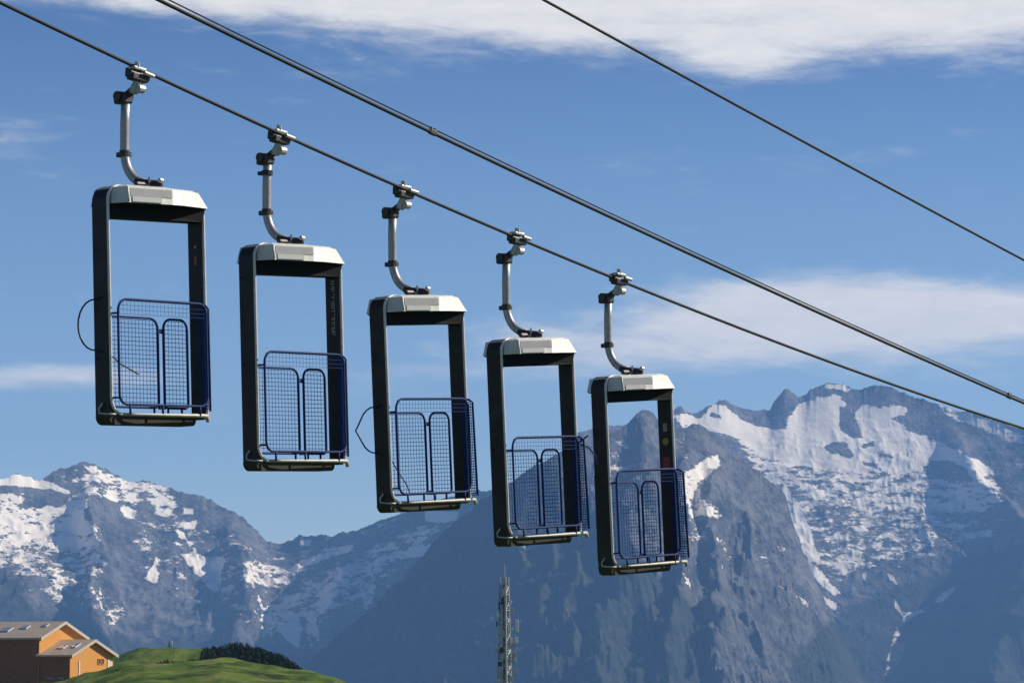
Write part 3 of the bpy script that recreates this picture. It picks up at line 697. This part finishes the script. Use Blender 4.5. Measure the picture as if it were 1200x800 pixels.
NZ = np.broadcast_to(n_z, Xg.shape); FZ = np.broadcast_to(f_z, Xg.shape)
def lerp(a, b, t): return a + (b - a) * t
def sm(t): t = np.clip(t, 0, 1); return t * t * (3 - 2 * t)
Zg = np.where(Rg < 400, lerp(-1.7, NZ, Rg / 400) - 1.6 * np.sin(np.clip(Rg / 400, 0, 1) * math.pi) ** 1.0,
     np.where(Rg < 700, lerp(NZ, FZ, (Rg - 400) / 300) - 7 * np.sin(np.clip((Rg - 400) / 300, 0, 1) * math.pi), FZ - 700 * ((Rg - 700) / 800) ** 1.15))
XX = (Xg - 600) / F * Rg
und = (fbm(XX / 14, Rg / 22, 4) - .5) + 0.35 * (fbm(XX / 3.5, Rg / 9, 3) - .5)
Zg = Zg + und * np.clip(Rg / 300, 0.1, 1.6) * 1.5 * np.where(Xg < 600, 1, .5)
co = np.stack([XX, Rg, Zg], -1).reshape(-1, 3); nr_, nc_ = Xg.shape
idx = np.arange(nr_ * nc_).reshape(nr_, nc_); q = np.stack([idx[:-1, :-1], idx[:-1, 1:], idx[1:, 1:], idx[1:, :-1]], -1).reshape(-1, 4)
me = bpy.data.meshes.new('grass_hill'); me.from_pydata(co.tolist(), [], q.tolist()); me.materials.append(M['grass'])
for p in me.polygons: p.use_smooth = True
hill = bpy.data.objects.new('grass_hill', me); COL.objects.link(hill); tag(hill, kind='structure')
def ground_z(x, R):
    X = 600 + F * x / R
    i = np.clip(np.searchsorted(Rs, R), 1, len(Rs) - 1); j = np.clip(np.searchsorted(Xs, X), 1, len(Xs) - 1)
    return float(Zg[i, j])

# ------------------------------------------------------------------ chalets
M['wood'] = mat('orange_larch_boards', (0.68, 0.29, 0.04), 0.75, 0, 0.2, 0.9, 0, stretch=(1, 1, 4), col2=(0.50, 0.22, 0.045))
M['shadewood'] = mat('shade_darkened_boards', (0.36, 0.125, 0.045), 0.8, 0, 0.4, 0.8, 0, stretch=(1, 1, 4))  # gable boards again, darkened to paint the shade of the long wall
M['sheet'] = mat('pale_roof_sheet', (0.50, 0.40, 0.30), 0.6, 0, 0.2, 0.8)
M['barge'] = mat('pale_barge_board', (0.52, 0.45, 0.36), 0.6, 0, 0.15, 1.5)
M['glassd'] = mat('dark_window_glass', (0.02, 0.025, 0.03), 0.12, 0, 0.2, 2)
M['skylight'] = mat('skylight_glass', (0.55, 0.60, 0.65), 0.08, 0.6, 0.1, 2)
M['render'] = mat('pale_render', (0.62, 0.55, 0.42), 0.7, 0, 0.1, 2)
GX = Vector((math.sin(math.radians(28)), math.cos(math.radians(28)), 0)); LX = Vector((-math.cos(math.radians(28)), math.sin(math.radians(28)), 0))
def chalet(corner, Wd, Ln, ze, zr, zb, label, sky, wins, extra=None, eave_over=0.5):
    """local x: along the gable from its left corner, y: back along the long wall, z up"""
    root = empty('chalet', (corner.x, corner.y, zb)); tag(root, label, 'building', 'timber chalets at the left edge')
    mtx = Matrix(((GX.x, LX.x, 0), (GX.y, LX.y, 0), (0, 0, 1))).to_4x4(); root.rotation_euler = mtx.to_euler()
    H = ze - zb; Hr = zr - zb
    bm = bmesh.new()
    a = [(0, 0, 0), (Wd, 0, 0), (Wd, 0, H), (Wd / 2, 0, Hr), (0, 0, H)]
    va = [bm.verts.new(p) for p in a]; bm.faces.new(va)
    vb = [bm.verts.new((p[0], Ln, p[2])) for p in a]; bm.faces.new(vb[::-1])
    bm.faces.new((va[1], vb[1], vb[2], va[2])); bm.faces.new((va[0], va[4], vb[4], vb[0])); 
    wall = link('wall', bm, M['wood'], root)
    # long wall boards with the shade of that side painted into the colour
    bm = bmesh.new(); box(bm, (-0.06, 0.15, 0), (-0.003, Ln, H - 0.05)); link('shaded_side_boards', bm, M['shadewood'], root)
    bm = bmesh.new()
    sl = (Hr - H) / (Wd / 2); th = 0.30; ov = eave_over
    for s in (-1, 1):
        xs = [Wd / 2, (Wd / 2) + s * (Wd / 2 + ov)]
        zz = [Hr + 0.02, Hr + 0.02 - sl * (Wd / 2 + ov)]
        v = []
        for y in (-0.7, Ln + 0.6):
            v += [bm.verts.new((xs[0], y, zz[0])), bm.verts.new((xs[1], y, zz[1])), bm.verts.new((xs[1], y, zz[1] + th)), bm.verts.new((xs[0], y, zz[0] + th))]
        for f in ((0, 1, 2, 3), (4, 7, 6, 5), (0, 4, 5, 1), (1, 5, 6, 2), (2, 6, 7, 3), (3, 7, 4, 0)): bm.faces.new([v[i] for i in f])
    roof = link('roof', bm, M['sheet'], root)
    for s in (-1, 1):
        bm = bmesh.new()
        v = []
        for y in (-0.76, -0.703):
            for (x, z) in ((Wd / 2, Hr - 0.12), (Wd / 2 + s * (Wd / 2 + ov), Hr - 0.12 - sl * (Wd / 2 + ov)), (Wd / 2 + s * (Wd / 2 + ov), Hr + 0.36 - sl * (Wd / 2 + ov)), (Wd / 2, Hr + 0.36)): v.append(bm.verts.new((x, y, z)))
        for f in ((0, 1, 2, 3), (4, 7, 6, 5), (0, 4, 5, 1), (1, 5, 6, 2), (2, 6, 7, 3), (3, 7, 4, 0)): bm.faces.new([v[i] for i in f])
        link('barge_board', bm, M['barge'], roof)
    for (fx, fy, sx, sy) in sky:
        x = fx * Wd / 2; z = H + sl * x + 0.33
        R = Matrix.Translation((x, fy, z)) @ Matrix.Rotation(-math.atan(sl), 4, 'Y')
        bm = bmesh.new(); box(bm, (-sx / 2, -sy / 2, 0), (sx / 2, sy / 2, 0.12), R); link('skylight', bm, M['skylight'], roof)
    for (x, z, w, h, mm) in wins:
        bm = bmesh.new(); box(bm, (x - w / 2, -0.09, z - h / 2), (x + w / 2, -0.004, z + h / 2)); wn = link('window', bm, M['glassd'] if mm == 'g' else M['render'], root)
        if mm == 'g':
            bm = bmesh.new()
            for (a0, a1, b0, b1) in ((x - w/2 - .1, x - w/2 - .002, z - h/2 - .1, z + h/2 + .1), (x + w/2 + .002, x + w/2 + .1, z - h/2 - .1, z + h/2 + .1), (x - w/2, x + w/2, z + h/2 + .002, z + h/2 + .1), (x - w/2, x + w/2, z - h/2 - .1, z - h/2 - .002)):
                box(bm, (a0, -0.12, b0), (a1, -0.005, b1))
            link('frame', bm, M['wood'], wn)
    for (y, z, w, h) in (extra or []):
        bm = bmesh.new(); box(bm, (-0.10, y - w / 2, z - h / 2), (-0.062, y + w / 2, z + h / 2)); link('window', bm, M['inset'], root)
    return root
P1 = at(82, 780, 500)
zb = -7.5
chalet(P1, 11.5, 5.6, 1.75, 4.0, zb, 'smaller, lower timber chalet, orange gable with two small dark windows above the grass', [(0.55, 1.2, 1.6, .9), (0.45, 3.4, 1.3, 1.3)],
       [(7.7, 8.4, .5, .75, 'g'), (8.6, 8.4, .5, .75, 'g'), (2.4, 7.2, .35, 2.6, 'r'), (10.6, 7.6, 1.3, 2.2, 'r')], [(1.6, 3.2, 1.6, .3), (3.6, 3.2, 1.6, .3), (1.6, 5.8, 1.2, .3), (3.6, 5.8, 1.4, .3)])
P2 = P1 + LX * 5.9
chalet(P2, 11.9, 15, 4.45, 6.85, zb, 'larger timber chalet cut by the left edge, dark side wall, three skylights on its roof', [(0.72, 2.0, .9, 1.0), (0.60, 5.4, 1.2, 1.3), (0.45, 8.4, 1.6, 1.8)], [])

# ------------------------------------------------------------------ lattice mast
M['mast'] = mat('galvanised_mast_steel', (0.46, 0.46, 0.47), 0.5, 0.1, 0.4, 3)
M['mastd'] = mat('dark_antenna_gear', (0.07, 0.08, 0.09), 0.6, 0, 0.4, 3)
M['whitep'] = mat('white_antenna_cover', (0.72, 0.74, 0.76), 0.5, 0, 0.15, 3)
RM = 130.0; mt = at(593, 676, RM); mz0 = ground_z(mt.x, RM) - 0.5
mast = empty('lattice_mast', (mt.x, RM, mz0), (0, math.radians(-0.35), math.radians(12))); tag(mast, 'slender lattice radio mast with white antennas, rising in front of the dark blue mountain', 'mast')
Hm = mt.z - mz0
def mw(z): return lerp(0.46, 0.20, z / Hm)
bm = bmesh.new()
cs = [(math.cos(a), math.sin(a)) for a in (0.5, 0.5 + 2.094, 0.5 + 4.189)]
for c, s in cs: tube(bm, [(c * mw(0), s * mw(0), 0), (c * mw(Hm), s * mw(Hm), Hm)], 0.036, 6)
z = 0; k = 0
while z < Hm - 0.3:
    z2 = z + 0.32
    for i in range(3):
        a, b_ = cs[i], cs[(i + 1) % 3]
        if k % 2: a, b_ = b_, a
        tube(bm, [(a[0] * mw(z), a[1] * mw(z), z), (b_[0] * mw(z2), b_[1] * mw(z2), z2)], 0.018, 4)
        tube(bm, [(a[0] * mw(z), a[1] * mw(z), z), (b_[0] * mw(z), b_[1] * mw(z), z)], 0.018, 4)
    z = z2; k += 1
link('lattice', bm, M['mast'], mast)
bm = bmesh.new(); tube(bm, [(0.0, 0, Hm - 0.2), (0.0, 0, Hm + 0.56)], [0.025, 0.014], 6); link('whip_aerial', bm, M['mast'], mast)
bm = bmesh.new(); tube(bm, [(-0.04, 0, 0), (-0.04, 0, Hm - 0.3)], 0.045, 6); tube(bm, [(0.06, 0.04, 0), (0.06, 0.04, Hm - 0.9)], 0.03, 6); link('feeder_cables', bm, M['mastd'], mast)
def zpx(Y): return RM * ratio_z(Y) - mz0
def panel(X, Y0, Y1, w, mm, yy=-0.1):
    x = (X - 593) / 28.6; z1, z0_ = zpx(Y0), zpx(Y1)
    bm = bmesh.new(); box(bm, (x - w / 2, yy - 0.05, z0_), (x + w / 2, yy + 0.05, z1), None, 0.01)
    o = link('panel_antenna', bm, M[mm], mast)
    bm = bmesh.new(); zc_ = (z0_ + z1) / 2
    for zz in (z0_ + 0.2 * (z1 - z0_), z1 - 0.2 * (z1 - z0_)): tube(bm, [(0, 0, zz), (x, yy + 0.04, zz)], 0.016, 6)
    link('bracket', bm, M['mast'], o)
for a in ((607, 726, 740, .10, 'whitep'), (597, 728, 739, .10, 'whitep'), (606, 746, 753, .12, 'whitep'), (600, 747, 753, .10, 'whitep'), (586, 747, 754, .10, 'mast'), (590, 700, 708, .12, 'mastd'),
          (601, 712, 718, .10, 'mast'), (586, 705, 714, .06, 'mastd'), (583, 728, 733, .05, 'mastd'), (603, 763, 778, .14, 'mast'), (588, 758, 770, .12, 'mastd'), (605, 783, 790, .10, 'mast'), (586, 775, 780, .16, 'mastd'), (595, 780, 790, .14, 'whitep'), (592, 690, 698, .10, 'whitep'), (599, 703, 708, .08, 'whitep'), (584, 716, 722, .07, 'whitep'), (601, 735, 738, .10, 'whitep'), (582, 760, 764, .10, 'mast'), (604, 770, 774, .10, 'whitep'), (599, 792, 799, .16, 'mast'), (587, 786, 794, .12, 'mast')):
    panel(*a)
bm = bmesh.new()
r = random.Random(3)
for k in range(26):
    z = Hm - 0.3 - k * 0.17; a = r.uniform(-0.5, .5) + (math.pi if r.random() < .5 else 0); l = r.uniform(.22, .38)
    tube(bm, [(0, 0, z), (l * math.cos(a), -abs(l * math.sin(a)), z + r.uniform(-.03, .03))], 0.012, 5)
link('dipole_arms', bm, M['mast'], mast)
for (X, Y) in ((589, 741), (601, 757), (589, 768)):
    bm = bmesh.new(); x = (X - 593) / 28.6; z = zpx(Y); tube(bm, [(x, -0.16, z), (x, -0.24, z)], [0.10, 0.13], 14); link('dish', bm, M['mast'], mast)

# ------------------------------------------------------------------ dark wood behind the grass hill, bushes, post
M['needles'] = mat('dark_conifer_needles', (0.034, 0.052, 0.020), 0.9, 0, 0.5, 0.6, spec=0.1)
M['bark'] = mat('conifer_bark', (0.06, 0.045, 0.03), 0.9)
bm = bmesh.new(); r = random.Random(5)
wy = [(236, 760), (250, 757), (262, 753.5), (275, 752.5), (290, 754), (302, 758), (315, 762), (330, 766), (342, 773), (352, 781)]
for k in range(260):
    X = r.uniform(238, 353); R = r.uniform(600, 690); Yt = float(interp(wy, X)) + r.uniform(-1.0, 6)
    tp = at(X, Yt, R); h = r.uniform(3.2, 5.5); base = tp.z - h
    n = 34
    for j in range(n):
        t = j / n; z = base + h * (0.12 + 0.88 * t); rad = (1 - t) ** .6 * h * 0.30 + 0.15
        for kk in range(3):
            a = r.uniform(0, 6.28); rr = rad * r.uniform(.4, 1.1)
            c = Vector((tp.x + math.cos(a) * rr * .6, tp.y + math.sin(a) * rr * .6, z)); d = Vector((math.cos(a), math.sin(a), -0.45)).normalized() * rr * .7; s = Vector((-math.sin(a), math.cos(a), 0.1)) * rr * .45
            v = [bm.verts.new(c - d * .5 + s * .5), bm.verts.new(c + d), bm.verts.new(c - d * .5 - s * .5 + Vector((0, 0, .2)))]; bm.faces.new(v)
    tube(bm, [(tp.x, tp.y, base - 1), (tp.x, tp.y, tp.z - .4)], [.12, .03], 5)
me = bpy.data.meshes.new('conifer_wood'); bm.to_mesh(me); bm.free(); me.materials.append(M['needles'])
wood = bpy.data.objects.new('conifer_wood', me); COL.objects.link(wood); tag(wood, 'dark mass of conifers on the shoulder behind the green hill', 'wood', None, 'stuff')
bl = ['dark low bush on the left of the grassy hill crest, nearest the chalets', 'dark low bush at the middle of the grassy hill crest', 'small dark bush at the foot of the conifer wood', 'tiny dark bush between the small post and the conifer wood']
for k, (X, Y, w) in enumerate(((196, 772.5, 1.5), (229, 771, 1.3), (262, 769, .8), (214, 773.5, .8))):
    p = at(X, Y, 470); gz = p.z - 1.2
    root = empty('bush', (p.x, p.y, gz)); tag(root, bl[k], 'bush', 'bushes on the hill')
    bm = bmesh.new(); rr = random.Random(k)
    for j in range(420):
        a = rr.uniform(0, 6.28); q_ = rr.random() ** .5 * w; z = 0.2 + rr.random() * 1.1 * (1 - .4 * q_ / w)
        c = Vector((math.cos(a) * q_, math.sin(a) * q_, z)); s = .14
        v = [bm.verts.new(c + Vector((rr.uniform(-s, s), rr.uniform(-s, s), rr.uniform(-s, s)))) for _ in range(3)]; bm.faces.new(v)
    link('foliage', bm, M['needles'], root)
    bm = bmesh.new()
    for j in range(5):
        a = j * 1.3; tube(bm, [(0, 0, -.6), (math.cos(a) * .3, math.sin(a) * .3, .6)], [.05, .02], 5)
    link('stem', bm, M['bark'], root)
p = at(199, 750, 690); gz = ground_z(p.x, 690)
post = empty('summit_post', (p.x, p.y, gz)); tag(post, 'tiny dark post with a white head standing on the far green hill', 'post')
Hp = p.z - gz
bm = bmesh.new(); tube(bm, [(0, 0, -.3), (0, 0, Hp)], .12, 8); tube(bm, [(-.45, 0, -.2), (-.1, 0, Hp * .8)], .07, 6); link('pole', bm, M['mastd'], post)
bm = bmesh.new(); box(bm, (-.05, -.2, Hp - .9), (.6, .1, Hp - .1), None, .04); link('sign_head', bm, M['whitep'], post)

# ------------------------------------------------------------------ air
bm = bmesh.new(); box(bm, (-17000, -3000, -1122), (17000, 17000, 1230))
hz = link('haze', bm, MT); hz.data.materials.clear()
hm = bpy.data.materials.new('alpine_haze'); hm.use_nodes = True; N = hm.node_tree.nodes; L = hm.node_tree.links
N.remove(N['Principled BSDF']); pv = N.new('ShaderNodeVolumePrincipled'); pv.inputs['Color'].default_value = (0.25, 0.51, 1.0, 1); pv.inputs['Density'].default_value = 6.0e-5; pv.inputs['Anisotropy'].default_value = 0.0
L.new(pv.outputs['Volume'], N['Material Output'].inputs['Volume']); hz.data.materials.append(hm); tag(hz, kind='stuff')

# ------------------------------------------------------------------ sun and sky
SUN_AZ, SUN_EL = math.radians(71), math.radians(34)
sd = bpy.data.lights.new('sun', 'SUN'); sd.energy = 5.0; sd.angle = math.radians(0.53); sd.color = (1.0, 0.91, 0.77)
so = bpy.data.objects.new('sun', sd); COL.objects.link(so)
sv = Vector((math.sin(SUN_AZ) * math.cos(SUN_EL), math.cos(SUN_AZ) * math.cos(SUN_EL), math.sin(SUN_EL)))
so.rotation_euler = sv.to_track_quat('Z', 'Y').to_euler(); so.location = (20, 0, 60)
wd = bpy.data.worlds.new('World'); S.world = wd; wd.use_nodes = True; N = wd.node_tree.nodes; L = wd.node_tree.links
bg = N['Background']; bg.inputs['Strength'].default_value = 0.10
sky = N.new('ShaderNodeTexSky'); sky.sky_type = 'NISHITA'; sky.sun_disc = False; sky.sun_elevation = SUN_EL; sky.sun_rotation = SUN_AZ
sky.altitude = 2200; sky.air_density = 1.0; sky.dust_density = 0.0; sky.ozone_density = 3.0
tc = N.new('ShaderNodeTexCoord'); sx = N.new('ShaderNodeSeparateXYZ'); L.new(tc.outputs['Generated'], sx.inputs[0])
def wm(op, a, b=None, c=None):
    n = N.new('ShaderNodeMath'); n.operation = op
    for i, v in enumerate((a, b, c)):
        if v is None: continue
        if isinstance(v, (int, float)): n.inputs[i].default_value = v
        else: L.new(v, n.inputs[i])
    return n.outputs[0]
# clouds live at (azimuth, elevation) tangents: A = x/y, E = z/y in thousandths of the picture's own unit is avoided: plain tangents
az = wm('ARCTAN2', sx.outputs['X'], sx.outputs['Y']); el = wm('ARCSINE', sx.outputs['Z'])
cmb = N.new('ShaderNodeCombineXYZ'); L.new(wm('ADD', wm('MULTIPLY', az, 0.8), wm('MULTIPLY', el, 0.5)), cmb.inputs[0]); L.new(wm('MULTIPLY', el, 3.2), cmb.inputs[1])
def wn(scale, det, rough, off):
    mp = N.new('ShaderNodeMapping'); mp.inputs['Location'].default_value = off; L.new(cmb.outputs[0], mp.inputs['Vector'])
    n = N.new('ShaderNodeTexNoise'); n.inputs['Scale'].default_value = scale; n.inputs['Detail'].default_value = det; n.inputs['Roughness'].default_value = rough; n.inputs['Distortion'].default_value = 0.3
    L.new(mp.outputs[0], n.inputs['Vector']); return n.outputs['Fac']
nA = wn(16, 10, 0.62, (0.3, 0.1, 0)); nB = wn(60, 8, 0.65, (2.3, 1.1, 0))
def blob(X, Y, wx, wy, p=1.0):     # soft ellipse of cloud, in radians of bearing and elevation
    a0 = math.atan((X - 600) / F); e0 = math.atan(ratio_z(Y)); 
    a = wm('DIVIDE', wm('SUBTRACT', az, a0), wx / F); e = wm('DIVIDE', wm('SUBTRACT', el, e0), wy / F)
    r2 = wm('ADD', wm('MULTIPLY', a, a), wm('MULTIPLY', e, e))
    return wm('MULTIPLY', wm('EXPONENT', wm('MULTIPLY', r2, -1.0)), p)
blobs = [blob(760, -20, 330, 62, 1.35), blob(1010, 5, 330, 58, 1.25), blob(1250, -10, 260, 60, 1.1), blob(430, -10, 260, 38, 1.1), blob(180, -20, 240, 40, .9), blob(875, 70, 70, 32, .75), blob(620, 10, 120, 40, .7),
         blob(960, 360, 170, 30, 1.8), blob(1170, 376, 180, 28, 1.5), blob(880, 396, 200, 34, .85), blob(720, 412, 210, 34, .62), blob(500, 440, 160, 24, .32), blob(20, 445, 150, 15, .85), blob(130, 438, 80, 14, .5), blob(0, 170, 70, 28, .40), blob(1150, 440, 150, 18, .3), blob(380, 80, 120, 30, .18)]
acc = blobs[0]
for b_ in blobs[1:]: acc = wm('ADD', acc, b_)
acc = wm('MINIMUM', acc, 1.5)
dens = wm('ADD', acc, wm('MULTIPLY', wm('SUBTRACT', wm('ADD', wm('MULTIPLY', nA, .55), wm('MULTIPLY', nB, .45)), 0.5), 2.6))
mr = N.new('ShaderNodeMapRange'); mr.interpolation_type = 'SMOOTHSTEP'; L.new(dens, mr.inputs['Value']); mr.inputs['From Min'].default_value = 0.12; mr.inputs['From Max'].default_value = 1.35
mr.inputs['To Max'].default_value = 0.96
cc = N.new('ShaderNodeMix'); cc.data_type = 'RGBA'; L.new(nB, cc.inputs['Factor']); cc.inputs[6].default_value = (6.1, 5.95, 5.75, 1); cc.inputs[7].default_value = (9.6, 9.0, 8.2, 1)
mx = N.new('ShaderNodeMix'); mx.data_type = 'RGBA'; L.new(mr.outputs['Result'], mx.inputs['Factor']); gr = N.new('ShaderNodeMapRange'); L.new(el, gr.inputs['Value']); gr.inputs['From Min'].default_value = 0.03; gr.inputs['From Max'].default_value = 0.21
tint = N.new('ShaderNodeValToRGB'); L.new(gr.outputs['Result'], tint.inputs['Fac']); te = tint.color_ramp.elements
te[0].color = (1.0, 0.95, 0.86, 1); te[1].color = (0.33, 0.44, 0.60, 1); k_ = te.new(0.62); k_.color = (0.66, 0.71, 0.76, 1)
mul = N.new('ShaderNodeMix'); mul.data_type = 'RGBA'; mul.blend_type = 'MULTIPLY'; mul.inputs['Factor'].default_value = 1.0; L.new(sky.outputs[0], mul.inputs[6]); L.new(tint.outputs['Color'], mul.inputs[7]); L.new(mul.outputs[2], mx.inputs[6]); L.new(cc.outputs[2], mx.inputs[7])
L.new(mx.outputs[2], bg.inputs['Color'])
S.view_settings.view_transform = 'Standard'; S.view_settings.look = 'None'; S.view_settings.gamma = 1; S.view_settings.exposure = 0.36
S.cycles.volume_bounces = 1; S.cycles.max_bounces = 5
